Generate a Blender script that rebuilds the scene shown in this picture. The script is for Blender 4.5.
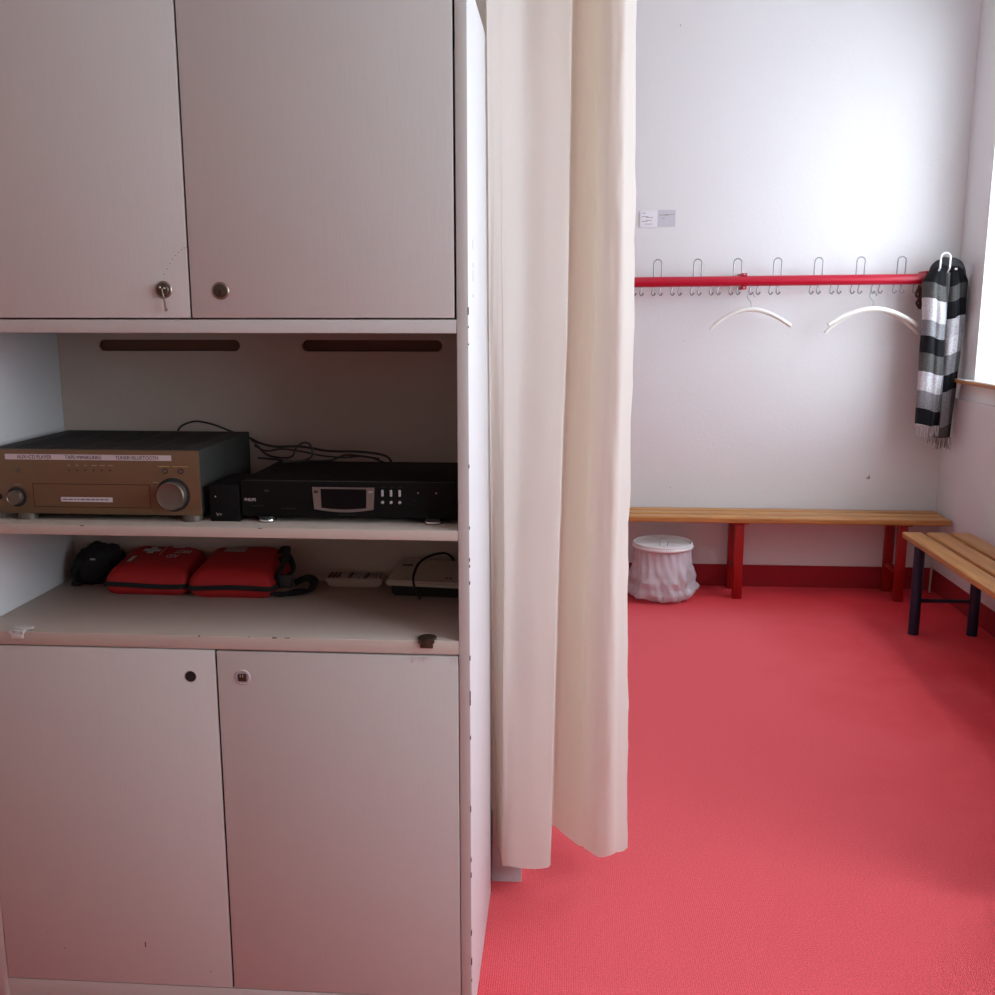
import bpy, bmesh, math, random
from mathutils import Vector, Matrix, noise
PI = math.pi
random.seed(4)
for o in list(bpy.data.objects): bpy.data.objects.remove(o)
sc = bpy.context.scene
C = sc.collection

# ---------------- camera, daylight, exposure ----------------
CAM_H = 1.5
cd = bpy.data.cameras.new('camera'); cam = bpy.data.objects.new('camera', cd); C.objects.link(cam)
cam.location = (0, 0, CAM_H)
cam.rotation_euler = (math.radians(90-10.5), 0, math.radians(4.0))
cd.sensor_fit = 'HORIZONTAL'; cd.sensor_width = 36.0; cd.lens = 36.0
cd.clip_start = .02
sc.camera = cam
w = bpy.data.worlds.new('overcast_sky'); sc.world = w; w.use_nodes = True
bg = w.node_tree.nodes['Background']; bg.inputs[0].default_value = (.81, .91, 1.0, 1)
bg.inputs[1].default_value = 8.0
def portal(x, y0, y1, z0, z1):
    l = bpy.data.lights.new('window_portal', 'AREA'); l.shape = 'RECTANGLE'; l.size = z1-z0; l.size_y = y1-y0
    l.cycles.is_portal = True
    o = bpy.data.objects.new('window_portal', l); C.objects.link(o)
    o.location = (x, (y0+y1)/2, (z0+z1)/2); o.rotation_euler = (0, PI/2, 0)
WIN = [(3.25, 5.15, 1.17, 2.8), (-.55, 2.1, 1.2, 2.6)]
for y0, y1, z0, z1 in WIN: portal(2.42, y0, y1, z0, z1)
def pendant_light(name, x, y, z, power, size):
    l = bpy.data.lights.new(name, 'AREA'); l.shape = 'DISK'; l.size = size; l.energy = power; l.color = (1, .86, .72)
    o = bpy.data.objects.new(name, l); C.objects.link(o); o.location = (x, y, z)
sc.view_settings.view_transform = 'Standard'; sc.view_settings.look = 'None'
sc.view_settings.gamma = 1; sc.view_settings.use_curve_mapping = False
sc.view_settings.exposure = 0.35

# ---------------- materials ----------------
def nodes(name):
    m = bpy.data.materials.new(name); m.use_nodes = True
    nt = m.node_tree; return m, nt, nt.nodes['Principled BSDF']
def L(nt, a, b): nt.links.new(a, b)
def mat(name, col, rough=.5, metal=0, var=.05, vscale=30, bump=0, bscale=200, stretch=(1, 1, 1), spec=.5, trans=0):
    m, nt, b = nodes(name)
    tc = nt.nodes.new('ShaderNodeTexCoord'); mp = nt.nodes.new('ShaderNodeMapping'); mp.inputs['Scale'].default_value = stretch
    L(nt, tc.outputs['Object'], mp.inputs[0])
    n = nt.nodes.new('ShaderNodeTexNoise'); n.inputs['Scale'].default_value = vscale; n.inputs['Detail'].default_value = 4
    L(nt, mp.outputs[0], n.inputs[0])
    r = nt.nodes.new('ShaderNodeMapRange'); r.inputs[3].default_value = 1-var; r.inputs[4].default_value = 1+var
    L(nt, n.outputs[0], r.inputs[0])
    h = nt.nodes.new('ShaderNodeHueSaturation'); h.inputs['Color'].default_value = (*col, 1)
    L(nt, r.outputs[0], h.inputs['Value']); L(nt, h.outputs[0], b.inputs['Base Color'])
    b.inputs['Roughness'].default_value = rough; b.inputs['Metallic'].default_value = metal
    b.inputs['Specular IOR Level'].default_value = spec
    if bump:
        n2 = nt.nodes.new('ShaderNodeTexNoise'); n2.inputs['Scale'].default_value = bscale; n2.inputs['Detail'].default_value = 3
        L(nt, mp.outputs[0], n2.inputs[0])
        bp = nt.nodes.new('ShaderNodeBump'); bp.inputs['Strength'].default_value = bump; bp.inputs['Distance'].default_value = .002
        L(nt, n2.outputs[0], bp.inputs['Height']); L(nt, bp.outputs[0], b.inputs['Normal'])
    return m
M = {}
M['plaster'] = mat('plaster', (.84, .84, .835), .8, var=.02, vscale=3, bump=.35, bscale=60, spec=.2)
M['panel'] = mat('white_panel', (.80, .77, .78), .55, var=.02, vscale=6, bump=.15, bscale=150)
M['ceiling'] = mat('ceiling_paint', (.85, .85, .84), .9, var=.01, vscale=3)
M['paint'] = mat('cabinet_paint', (.565, .55, .52), .5, var=.018, vscale=14, bump=.12, bscale=45, stretch=(5, 5, .6))
M['side_lit'] = mat('cabinet_side_lit', (.70, .70, .71), .5, var=.02, vscale=10)  # cabinet paint whitened: window light painted into the right-facing faces
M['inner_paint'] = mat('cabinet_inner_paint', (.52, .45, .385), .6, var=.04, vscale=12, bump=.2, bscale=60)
M['slot_wood'] = mat('dark_brown_board', (.13, .06, .035), .7, var=.2, vscale=20)
M['oak'] = None
M['gold'] = mat('champagne_metal', (.18, .112, .060), .42, .5, var=.03, vscale=120)
M['goldknob'] = mat('brushed_knob', (.15, .125, .10), .42, .55, var=.04, vscale=120)
M['steel'] = mat('bright_steel', (.75, .75, .76), .22, 1, var=.04, vscale=80)
M['wire'] = mat('zinc_wire', (.34, .345, .36), .4, .6, var=.05, vscale=80)
M['whitewire'] = mat('white_wire', (.85, .85, .86), .4, 0, var=.02)
M['brass'] = mat('aged_brass', (.30, .24, .19), .38, .85, var=.15, vscale=150)
M['darkbrass'] = mat('tarnished_metal', (.085, .062, .045), .45, .6, var=.2, vscale=150)
M['darkhole'] = mat('dark_recess', (.012, .010, .010), .8)
M['black'] = mat('black_casing', (.006, .006, .006), .6, 0, var=.1, vscale=60, spec=.12)
M['blackmatte'] = mat('black_textile', (.010, .010, .011), .85, 0, var=.3, vscale=60, bump=.5, bscale=300)
M['charcoal'] = mat('charcoal_metal', (.040, .041, .037), .7, 0, var=.08, vscale=40, spec=.2)
M['blackplastic'] = mat('black_plastic', (.015, .015, .016), .4, 0, var=.1)
M['display'] = mat('display_glass', (.004, .004, .005), .3, 0, spec=.15)
M['redpaint'] = mat('red_enamel', (.52, .006, .030), .30, 0, var=.05, vscale=10)
M['redleg'] = mat('red_leg_enamel', (.34, .007, .007), .35, 0, var=.06, vscale=10)
M['bluetube'] = mat('dark_blue_enamel', (.007, .016, .045), .4, 0, var=.08, vscale=15)
M['redcloth'] = mat('red_nylon', (.42, .010, .012), .65, 0, var=.12, vscale=25, bump=.4, bscale=400)
M['print'] = mat('white_print', (.50, .47, .47), .6, 0, var=.05)
M['printgrey'] = mat('pale_grey_print', (.36, .33, .30), .6, 0, var=.05)
M['ink'] = mat('dark_ink', (.02, .02, .022), .6, 0)
M['label'] = mat('label_tape', (.55, .50, .52), .5, 0, var=.04)
M['goldprint'] = mat('ochre_print', (.55, .36, .12), .5, 0)
M['cream'] = mat('cream_plastic', (.50, .45, .37), .45, 0, var=.04, vscale=30)
M['hanger'] = mat('ivory_plastic', (.86, .84, .77), .3, 0, var=.02)
M['whiteplastic'] = mat('white_plastic', (.82, .81, .80), .35, 0, var=.02)
M['paper'] = mat('white_paper', (.90, .90, .93), .7, 0, var=.02)
M['greypaper'] = mat('grey_paper', (.64, .64, .69), .7, 0, var=.02)
M['darkcarpet'] = mat('dark_red_skirting', (.36, .012, .020), .9, 0, var=.08, vscale=40)
M['beige'] = mat('beige_wall_paint', (.64, .57, .50), .85, var=.02, vscale=4)
M['pinkgrey'] = mat('painted_wood_end', (.55, .52, .53), .6, 0, var=.05, vscale=20)
M['chip'] = mat('dark_chip', (.06, .045, .035), .8, 0, var=.3, vscale=100)
M['stone'] = mat('sill_stone', (.80, .80, .82), .3, 0, var=.08, vscale=30)

def oak(name, axis):
    m, nt, b = nodes(name)
    tc = nt.nodes.new('ShaderNodeTexCoord'); mp = nt.nodes.new('ShaderNodeMapping')
    mp.inputs['Scale'].default_value = (1.2, 22, 22) if axis == 'x' else (22, 1.2, 22)
    L(nt, tc.outputs['Object'], mp.inputs[0])
    n = nt.nodes.new('ShaderNodeTexNoise'); n.inputs['Scale'].default_value = 2.5; n.inputs['Detail'].default_value = 6; n.inputs['Distortion'].default_value = .6
    L(nt, mp.outputs[0], n.inputs[0])
    cr = nt.nodes.new('ShaderNodeValToRGB'); e = cr.color_ramp.elements
    e[0].position = .3; e[0].color = (.40, .165, .045, 1); e[1].position = .7; e[1].color = (.66, .32, .095, 1)
    L(nt, n.outputs[0], cr.inputs[0]); L(nt, cr.outputs[0], b.inputs['Base Color'])
    b.inputs['Roughness'].default_value = .38
    return m
M['oakx'] = oak('varnished_wood_long', 'x'); M['oaky'] = oak('varnished_wood_deep', 'y')

def carpet():
    m, nt, b = nodes('red_carpet')
    g = nt.nodes.new('ShaderNodeNewGeometry'); sep = nt.nodes.new('ShaderNodeSeparateXYZ'); L(nt, g.outputs['Position'], sep.inputs[0])
    n = nt.nodes.new('ShaderNodeTexNoise'); n.inputs['Scale'].default_value = 1.6; n.inputs['Detail'].default_value = 5; n.inputs['Roughness'].default_value = .65
    L(nt, g.outputs['Position'], n.inputs[0])
    n2 = nt.nodes.new('ShaderNodeTexNoise'); n2.inputs['Scale'].default_value = 260; n2.inputs['Detail'].default_value = 2
    L(nt, g.outputs['Position'], n2.inputs[0])
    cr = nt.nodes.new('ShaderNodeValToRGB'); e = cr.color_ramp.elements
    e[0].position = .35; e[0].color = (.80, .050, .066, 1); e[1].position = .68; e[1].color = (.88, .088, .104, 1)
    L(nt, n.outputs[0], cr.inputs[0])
    # haze painted paler down the middle of the room, shade painted deeper red along the walls
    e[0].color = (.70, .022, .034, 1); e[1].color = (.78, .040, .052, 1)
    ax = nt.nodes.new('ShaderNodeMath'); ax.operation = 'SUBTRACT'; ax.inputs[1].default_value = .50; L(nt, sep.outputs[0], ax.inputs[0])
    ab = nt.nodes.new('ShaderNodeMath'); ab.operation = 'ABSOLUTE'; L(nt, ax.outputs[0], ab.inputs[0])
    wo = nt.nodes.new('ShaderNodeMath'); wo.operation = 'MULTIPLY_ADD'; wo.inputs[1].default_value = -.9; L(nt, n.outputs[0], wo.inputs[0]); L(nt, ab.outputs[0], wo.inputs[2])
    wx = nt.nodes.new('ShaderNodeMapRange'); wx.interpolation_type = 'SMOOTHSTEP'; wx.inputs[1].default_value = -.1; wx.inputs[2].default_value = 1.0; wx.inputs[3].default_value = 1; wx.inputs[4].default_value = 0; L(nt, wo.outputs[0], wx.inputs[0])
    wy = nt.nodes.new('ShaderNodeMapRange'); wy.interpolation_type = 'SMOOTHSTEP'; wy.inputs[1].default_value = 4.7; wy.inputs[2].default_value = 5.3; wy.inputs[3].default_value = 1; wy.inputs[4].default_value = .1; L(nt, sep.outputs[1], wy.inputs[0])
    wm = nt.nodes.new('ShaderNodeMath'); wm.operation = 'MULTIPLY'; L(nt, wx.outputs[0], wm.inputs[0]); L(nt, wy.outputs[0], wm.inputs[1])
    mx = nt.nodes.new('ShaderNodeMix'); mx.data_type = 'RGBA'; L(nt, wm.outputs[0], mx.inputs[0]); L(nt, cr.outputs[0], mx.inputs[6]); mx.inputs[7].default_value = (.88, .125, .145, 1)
    r = nt.nodes.new('ShaderNodeMapRange'); r.inputs[1].default_value = .3; r.inputs[2].default_value = .7; r.inputs[3].default_value = .78; r.inputs[4].default_value = 1.2
    L(nt, n2.outputs[0], r.inputs[0])
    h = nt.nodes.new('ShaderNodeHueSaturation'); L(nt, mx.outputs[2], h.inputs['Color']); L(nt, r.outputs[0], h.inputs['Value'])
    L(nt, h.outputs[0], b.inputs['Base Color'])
    # ribs running towards the back wall
    mu = nt.nodes.new('ShaderNodeMath'); mu.operation = 'MULTIPLY'; mu.inputs[1].default_value = 2*PI/.0052; L(nt, sep.outputs[0], mu.inputs[0])
    si = nt.nodes.new('ShaderNodeMath'); si.operation = 'SINE'; L(nt, mu.outputs[0], si.inputs[0])
    ad = nt.nodes.new('ShaderNodeMath'); ad.operation = 'MULTIPLY_ADD'; ad.inputs[1].default_value = .35; L(nt, si.outputs[0], ad.inputs[0]); L(nt, n2.outputs[0], ad.inputs[2])
    bp = nt.nodes.new('ShaderNodeBump'); bp.inputs['Strength'].default_value = .5; bp.inputs['Distance'].default_value = .002
    L(nt, ad.outputs[0], bp.inputs['Height']); L(nt, bp.outputs[0], b.inputs['Normal'])
    b.inputs['Roughness'].default_value = .95; b.inputs['Specular IOR Level'].default_value = .05
    b.inputs['Sheen Weight'].default_value = .12; b.inputs['Sheen Tint'].default_value = (1, .72, .78, 1)
    return m
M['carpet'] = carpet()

def cloth(name, col, tr, tcol):
    m, nt, b = nodes(name)
    tc = nt.nodes.new('ShaderNodeTexCoord'); n = nt.nodes.new('ShaderNodeTexNoise'); n.inputs['Scale'].default_value = 60; n.inputs['Detail'].default_value = 6
    L(nt, tc.outputs['Object'], n.inputs[0])
    bp = nt.nodes.new('ShaderNodeBump'); bp.inputs['Strength'].default_value = .25; bp.inputs['Distance'].default_value = .002
    L(nt, n.outputs[0], bp.inputs['Height']); L(nt, bp.outputs[0], b.inputs['Normal'])
    b.inputs['Base Color'].default_value = (*col, 1); b.inputs['Roughness'].default_value = .7; b.inputs['Specular IOR Level'].default_value = .25
    t = nt.nodes.new('ShaderNodeBsdfTranslucent'); t.inputs[0].default_value = (*tcol, 1); L(nt, bp.outputs[0], t.inputs['Normal'])
    mx = nt.nodes.new('ShaderNodeMixShader'); mx.inputs[0].default_value = tr
    L(nt, b.outputs[0], mx.inputs[1]); L(nt, t.outputs[0], mx.inputs[2])
    L(nt, mx.outputs[0], nt.nodes['Material Output'].inputs[0])
    return m
M['curtain'] = cloth('cream_curtain_cloth', (.84, .805, .76), .34, (.84, .68, .50))

def bagmat():
    m, nt, b = nodes('translucent_bag_film')
    b.inputs['Base Color'].default_value = (.88, .86, .90, 1); b.inputs['Roughness'].default_value = .16
    t = nt.nodes.new('ShaderNodeBsdfTranslucent'); t.inputs[0].default_value = (.85, .82, .86, 1)
    tp = nt.nodes.new('ShaderNodeBsdfTransparent')
    m1 = nt.nodes.new('ShaderNodeMixShader'); m1.inputs[0].default_value = .35; L(nt, b.outputs[0], m1.inputs[1]); L(nt, t.outputs[0], m1.inputs[2])
    m2 = nt.nodes.new('ShaderNodeMixShader'); m2.inputs[0].default_value = .22; L(nt, m1.outputs[0], m2.inputs[1]); L(nt, tp.outputs[0], m2.inputs[2])
    L(nt, m2.outputs[0], nt.nodes['Material Output'].inputs[0])
    return m
M['bag'] = bagmat()

def glass():
    m, nt, b = nodes('window_glass')
    tp = nt.nodes.new('ShaderNodeBsdfTransparent'); gl = nt.nodes.new('ShaderNodeBsdfGlossy'); gl.inputs['Roughness'].default_value = .02
    mx = nt.nodes.new('ShaderNodeMixShader'); mx.inputs[0].default_value = .06
    L(nt, tp.outputs[0], mx.inputs[1]); L(nt, gl.outputs[0], mx.inputs[2]); L(nt, mx.outputs[0], nt.nodes['Material Output'].inputs[0])
    return m
M['glass'] = glass()
M['glass_dimming'] = glass(); M['glass_dimming'].node_tree.nodes['Transparent BSDF'].inputs[0].default_value = (.90, .90, .91, 1)  # tint added to the unseen pane to dim the back window's light

def scarfmat(name, bands, columns):
    """bands along v (metres from the top); columns = (u, factor) steps across"""
    m, nt, b = nodes(name)
    uv = nt.nodes.new('ShaderNodeUVMap'); sep = nt.nodes.new('ShaderNodeSeparateXYZ'); L(nt, uv.outputs[0], sep.inputs[0])
    cr = nt.nodes.new('ShaderNodeValToRGB'); cr.color_ramp.interpolation = 'CONSTANT'; el = cr.color_ramp.elements
    while len(el) > 1: el.remove(el[-1])
    el[0].position = 0; el[0].color = (*bands[0][1], 1)
    for p, c in bands[1:]:
        x = el.new(p); x.color = (*c, 1)
    L(nt, sep.outputs[1], cr.inputs[0])
    c2 = nt.nodes.new('ShaderNodeValToRGB'); c2.color_ramp.interpolation = 'CONSTANT'; e2 = c2.color_ramp.elements
    while len(e2) > 1: e2.remove(e2[-1])
    e2[0].position = 0; e2[0].color = (columns[0][1],)*3+(1,)
    for p, v in columns[1:]:
        x = e2.new(p); x.color = (v, v, v, 1)
    L(nt, sep.outputs[0], c2.inputs[0])
    mx = nt.nodes.new('ShaderNodeMix'); mx.data_type = 'RGBA'; mx.blend_type = 'MULTIPLY'; mx.inputs[0].default_value = 1
    L(nt, cr.outputs[0], mx.inputs[6]); L(nt, c2.outputs[0], mx.inputs[7])
    tc = nt.nodes.new('ShaderNodeTexCoord'); n = nt.nodes.new('ShaderNodeTexNoise'); n.inputs['Scale'].default_value = 160; n.inputs['Detail'].default_value = 2
    L(nt, tc.outputs['Object'], n.inputs[0])
    r = nt.nodes.new('ShaderNodeMapRange'); r.inputs[1].default_value = .3; r.inputs[2].default_value = .7; r.inputs[3].default_value = .72; r.inputs[4].default_value = 1.2
    L(nt, n.outputs[0], r.inputs[0])
    h = nt.nodes.new('ShaderNodeHueSaturation'); L(nt, mx.outputs[2], h.inputs['Color']); L(nt, r.outputs[0], h.inputs['Value'])
    L(nt, h.outputs[0], b.inputs['Base Color'])
    bp = nt.nodes.new('ShaderNodeBump'); bp.inputs['Strength'].default_value = .6; bp.inputs['Distance'].default_value = .003
    L(nt, n.outputs[0], bp.inputs['Height']); L(nt, bp.outputs[0], b.inputs['Normal'])
    b.inputs['Roughness'].default_value = .95; b.inputs['Specular IOR Level'].default_value = .1; b.inputs['Sheen Weight'].default_value = .08
    return m
K = (.012, .013, .015); G = (.105, .105, .10); G2 = (.26, .26, .27); WH = (.62, .61, .63)

# ---------------- mesh helpers ----------------
def new(): return bmesh.new()
def box(bm, x0, x1, y0, y1, z0, z1, bev=0, seg=2):
    t = bmesh.new(); bmesh.ops.create_cube(t, size=1)
    for v in t.verts: v.co = Vector(((x0+x1)/2+v.co.x*(x1-x0), (y0+y1)/2+v.co.y*(y1-y0), (z0+z1)/2+v.co.z*(z1-z0)))
    if bev: bmesh.ops.bevel(t, geom=t.edges[:], offset=bev, segments=seg, affect='EDGES', profile=.5)
    merge(bm, t); return bm
def merge(bm, t):
    me = bpy.data.meshes.new('tmp'); t.to_mesh(me); t.free(); bm.from_mesh(me); bpy.data.meshes.remove(me)
def cyl(bm, p0, p1, r, r2=None, n=24, bev=0):
    p0 = Vector(p0); p1 = Vector(p1); d = p1-p0; r2 = r if r2 is None else r2
    t = bmesh.new(); bmesh.ops.create_cone(t, cap_ends=True, segments=n, radius1=r, radius2=r2, depth=d.length)
    if bev:
        ed = [e for e in t.edges if len(e.link_faces) == 2 and any(len(f.verts) > 4 for f in e.link_faces)]
        bmesh.ops.bevel(t, geom=ed, offset=bev, segments=2, affect='EDGES')
    t.transform(Matrix.Translation((p0+p1)/2) @ d.to_track_quat('Z', 'Y').to_matrix().to_4x4())
    merge(bm, t); return bm
def spline(pts, n=8):
    P = [Vector(p) for p in pts]; P = [P[0]*2-P[1]]+P+[P[-1]*2-P[-2]]; out = []
    for i in range(1, len(P)-2):
        for k in range(n):
            t = k/n; a, b, c, d = P[i-1:i+3]
            out.append(.5*((2*b)+(c-a)*t+(2*a-5*b+4*c-d)*t*t+(3*b-a-3*c+d)*t**3))
    out.append(P[-2]); return out
def tube(bm, pts, r, n=8, closed=False, smooth=0, flat=None):
    P = spline(pts, smooth) if smooth else [Vector(p) for p in pts]
    rings = []; N = len(P); up = None
    for i, p in enumerate(P):
        d = (P[(i+1) % N]-P[i-1]) if closed else (P[min(i+1, N-1)]-P[max(i-1, 0)])
        d.normalize()
        if up is None:
            up = Vector((0, 0, 1)) if abs(d.z) < .9 else Vector((0, 1, 0))
        a = d.cross(up)
        if a.length < 1e-4: a = d.cross(Vector((1, 0, .1)))
        a.normalize(); b = a.cross(d).normalized(); up = b
        rr = r(i/(N-1)) if callable(r) else r
        ra, rb = (rr, rr) if flat is None else (rr, rr*flat)
        rings.append([bm.verts.new(p+a*ra*math.cos(2*PI*k/n)+b*rb*math.sin(2*PI*k/n)) for k in range(n)])
    for i in range(N if closed else N-1):
        A, B = rings[i], rings[(i+1) % N]
        for k in range(n): bm.faces.new((A[k], A[(k+1) % n], B[(k+1) % n], B[k]))
    if not closed: bm.faces.new(rings[0][::-1]); bm.faces.new(rings[-1])
    return bm
def lathe(bm, prof, c, n=48, wob=None):
    rings = []
    for j, (r, z) in enumerate(prof):
        ring = []
        for k in range(n):
            a = 2*PI*k/n; rr, zz = (r, z) if wob is None else wob(r, z, a, j)
            ring.append(bm.verts.new((c[0]+rr*math.cos(a), c[1]+rr*math.sin(a), c[2]+zz)))
        rings.append(ring)
    for A, B in zip(rings, rings[1:]):
        for k in range(n): bm.faces.new((A[k], A[(k+1) % n], B[(k+1) % n], B[k]))
    return bm, rings
def marks(o, bm, m):
    '''surface marks (chips, scratches, print) belong to the part they lie on'''
    loc = Vector((0, 0, 0)); q = o
    while q is not None: loc += Vector(q.location); q = q.parent
    bm.transform(Matrix.Translation(-loc)); me = o.data; me.materials.append(m); i = len(me.materials)-1
    for f in bm.faces: f.material_index = i
    t = bpy.data.meshes.new('t'); bm.to_mesh(t); bm.free()
    b2 = bmesh.new(); b2.from_mesh(me); b2.from_mesh(t); b2.to_mesh(me); b2.free(); bpy.data.meshes.remove(t)
    return o
def obj(name, bm, m, parent=None, smooth=True, label=None):
    bmesh.ops.recalc_face_normals(bm, faces=bm.faces[:])
    me = bpy.data.meshes.new(name); bm.to_mesh(me); bm.free()
    o = bpy.data.objects.new(name, me); C.objects.link(o)
    if m is not None: me.materials.append(m)
    if smooth:
        for p in me.polygons: p.use_smooth = True
        try: me.set_sharp_from_angle(angle=math.radians(35))
        except Exception: pass
    if parent is not None: attach(o, parent)
    if label: o['label'] = label
    return o
def attach(o, p):
    o.parent = p; loc = Vector((0, 0, 0)); q = p
    while q is not None: loc += Vector(q.location); q = q.parent
    if any(p.rotation_euler): pass
    # geometry is written in world coordinates: shift it into the parent's frame
    if o.type == 'MESH' and o.data.users == 1 and not o.get('_loc'):
        o.data.transform(Matrix.Translation(-loc))
def thing(name, label, cat, loc=(0, 0, 0), group=None):
    o = bpy.data.objects.new(name, None); C.objects.link(o); o.location = loc; o.empty_display_size = .1
    o['label'] = label; o['category'] = cat
    if group: o['group'] = group
    return o
def tag(o, label, cat, group=None):
    o['label'] = label; o['category'] = cat
    if group: o['group'] = group
    return o
def struct(name, bm, m, smooth=False):
    o = obj(name, bm, m, smooth=smooth); o['kind'] = 'structure'; return o
def copy_tree(o, dloc=(0, 0, 0), label=None, parent=None):
    c = o.copy(); C.objects.link(c); c.parent = parent
    if parent is None: c.location = Vector(o.location)+Vector(dloc)
    if label: c['label'] = label
    for ch in [x for x in bpy.data.objects if x.parent is o]: copy_tree(ch, parent=c)
    return c
def text(name, s, size, mtx, m, parent, extr=.0002, label=None, sx=1, align='LEFT', bold=0):
    cu = bpy.data.curves.new(name, 'FONT'); cu.body = s; cu.size = size; cu.extrude = extr; cu.align_x = align; cu.offset = bold
    t = bpy.data.objects.new('tmp', cu); C.objects.link(t); bpy.context.view_layer.update()
    me = bpy.data.meshes.new_from_object(t.evaluated_get(bpy.context.evaluated_depsgraph_get()))
    bpy.data.objects.remove(t); me.transform(mtx @ Matrix.Diagonal((sx, 1, 1, 1))); me.materials.clear(); me.materials.append(m); me.name = name
    o = bpy.data.objects.new(name, me); C.objects.link(o)
    if parent is not None: attach(o, parent)
    if label: o['label'] = label
    return o
FACE = Matrix.Rotation(PI/2, 4, 'X')          # text standing up and facing -Y
def at(x, y, z, R=FACE): return Matrix.Translation((x, y, z)) @ R

# ---------------- room shell ----------------
XL, XR, YF, YB, YD, ZC = -2.6, 2.03, -2.6, 5.47, 2.45, 3.35
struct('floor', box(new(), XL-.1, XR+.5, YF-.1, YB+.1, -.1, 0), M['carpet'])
struct('ceiling', box(new(), XL-.1, XR+.5, YF-.1, YB+.1, ZC, ZC+.1), M['ceiling'])
struct('wall_back', box(new(), XL, XR+.02, YB, YB+.1, 0, ZC), M['plaster'])
struct('wall_left', box(new(), XL-.1, XL, YF, YB+.1, 0, ZC), M['beige'])
struct('wall_front', box(new(), XL, XR+.5, YF-.1, YF, 0, ZC), M['beige'])
bm = new(); T = .36
ys = [YF]+[v for y0, y1, _, _ in sorted(WIN) for v in (y0, y1)]+[YB+.1]
for i in range(0, len(ys), 2): box(bm, XR, XR+T, ys[i], ys[i+1], 0, ZC)
for y0, y1, z0, z1 in WIN:
    box(bm, XR, XR+T, y0, y1, 0, z0-.02); box(bm, XR, XR+T, y0, y1, z1, ZC)
struct('wall_right', bm, M['plaster'])
bm = new()
box(bm, XL, -.11, YD, YD+.12, 0, ZC); box(bm, -.11, 1.38, YD, YD+.12, 2.72, ZC); box(bm, 1.38, XR, YD, YD+.12, 0, ZC)
struct('wall_divider', bm, M['plaster'])
# little painted block at the foot of the divider beside the cabinet
struct('trim_1', box(new(), -.186, -.106, 2.432, 2.449, 0, .2, .002), M['pinkgrey'])
struct('baseboard_back', box(new(), XL, XR-.012, YB-.012, YB, 0, .122, .002), M['darkcarpet'])
struct('baseboard_right', box(new(), XR-.014, XR-.0005, YD+.12, YB-.012, 0, .122, .002), M['darkcarpet'])
struct('trim_2', box(new(), XR-.02, XR-.0005, YD+.121, YB-.001, .123, 1.066, .002), M['panel'])   # wall panelling below the window
for k, (y0, y1, z0, z1) in enumerate(WIN, 1):
    o = thing('window_%d' % k, 'x', 'x', (XR+T, (y0+y1)/2, z0)); del o['label']; del o['category']; o['kind'] = 'structure'
    bm = new(); xa, xb = XR+T-.09, XR+T-.03
    box(bm, xa, xb, y0, y0+.06, z0, z1); box(bm, xa, xb, y1-.06, y1, z0, z1); box(bm, xa, xb, y0, y1, z0, z0+.06); box(bm, xa, xb, y0, y1, z1-.06, z1)
    ym = (y0+y1)/2; box(bm, xa, xb, ym-.04, ym+.04, z0, z1)
    f = obj('window_frame', bm, M['whiteplastic'], o, smooth=False)
    g = obj('window_pane', box(new(), xa+.025, xa+.031, y0+.05, y1-.05, z0+.05, z1-.05), M['glass_dimming' if k == 1 else 'glass'], o, smooth=False)
    bm = new(); box(bm, XR-.028, xa, y0-.01, y1+.0, z0-.02, z0, .002)
    if k == 1: box(bm, XR-.05, XR-.0005, y1, 5.335, z0-.02, z0, .002)
    s = obj('window_sill', bm, M['stone'] if k == 1 else M['stone'], o)
    if k == 1:
        e = obj('sill_edge', box(new(), XR-.056, XR-.0505 if False else XR-.05, y0-.01, 5.337, z0-.019, z0-.0005, .001), M['oaky'], o)

# ---------------- the built-in cabinet ----------------
X0, X1, YFr, YBk, ZT = -1.22, -.184, 1.86, 2.38, 2.086
cab = thing('storage_cabinet', 'tall off-white painted wooden cabinet with doors above and below two open shelves', 'cabinet', ((X0+X1)/2, 2.1, 0))
T2 = .022
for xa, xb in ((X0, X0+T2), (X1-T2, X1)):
    bm = new(); box(bm, xa, xb, YFr, YBk, 0, ZT, .0015); side = obj('side_panel', bm, M['paint'], cab); side.data.materials.append(M['side_lit'])
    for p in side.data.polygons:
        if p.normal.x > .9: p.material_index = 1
xi0, xi1 = X0+T2+.0005, X1-T2-.0005
obj('top_board', box(new(), xi0, xi1, YFr, 2.29, ZT-.024, ZT, .001), M['paint'], cab)
obj('shelf', box(new(), xi0, xi1, YFr, 2.29, 1.463, 1.488, .0012), M['paint'], cab)
# middle shelf with a slightly chipped front edge
def chipped(bm, y, z, n, seed, lo=-1.19, hi=-.21):
    r = random.Random(seed)
    for _ in range(n):
        x = r.uniform(lo, hi); box(bm, x, x+r.uniform(.002, .012), y-.0004, y+.0012, z-r.uniform(.0006, .002), z+.0004)
    return bm
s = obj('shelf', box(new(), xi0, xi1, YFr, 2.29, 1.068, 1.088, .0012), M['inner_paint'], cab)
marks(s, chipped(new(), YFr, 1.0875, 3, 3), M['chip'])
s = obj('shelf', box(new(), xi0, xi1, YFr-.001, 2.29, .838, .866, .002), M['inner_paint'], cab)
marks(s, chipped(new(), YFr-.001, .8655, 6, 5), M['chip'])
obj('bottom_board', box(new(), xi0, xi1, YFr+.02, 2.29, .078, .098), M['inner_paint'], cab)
obj('plinth', box(new(), xi0, xi1, YFr, YFr+.02, 0, .077, .001), M['paint'], cab)
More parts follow.
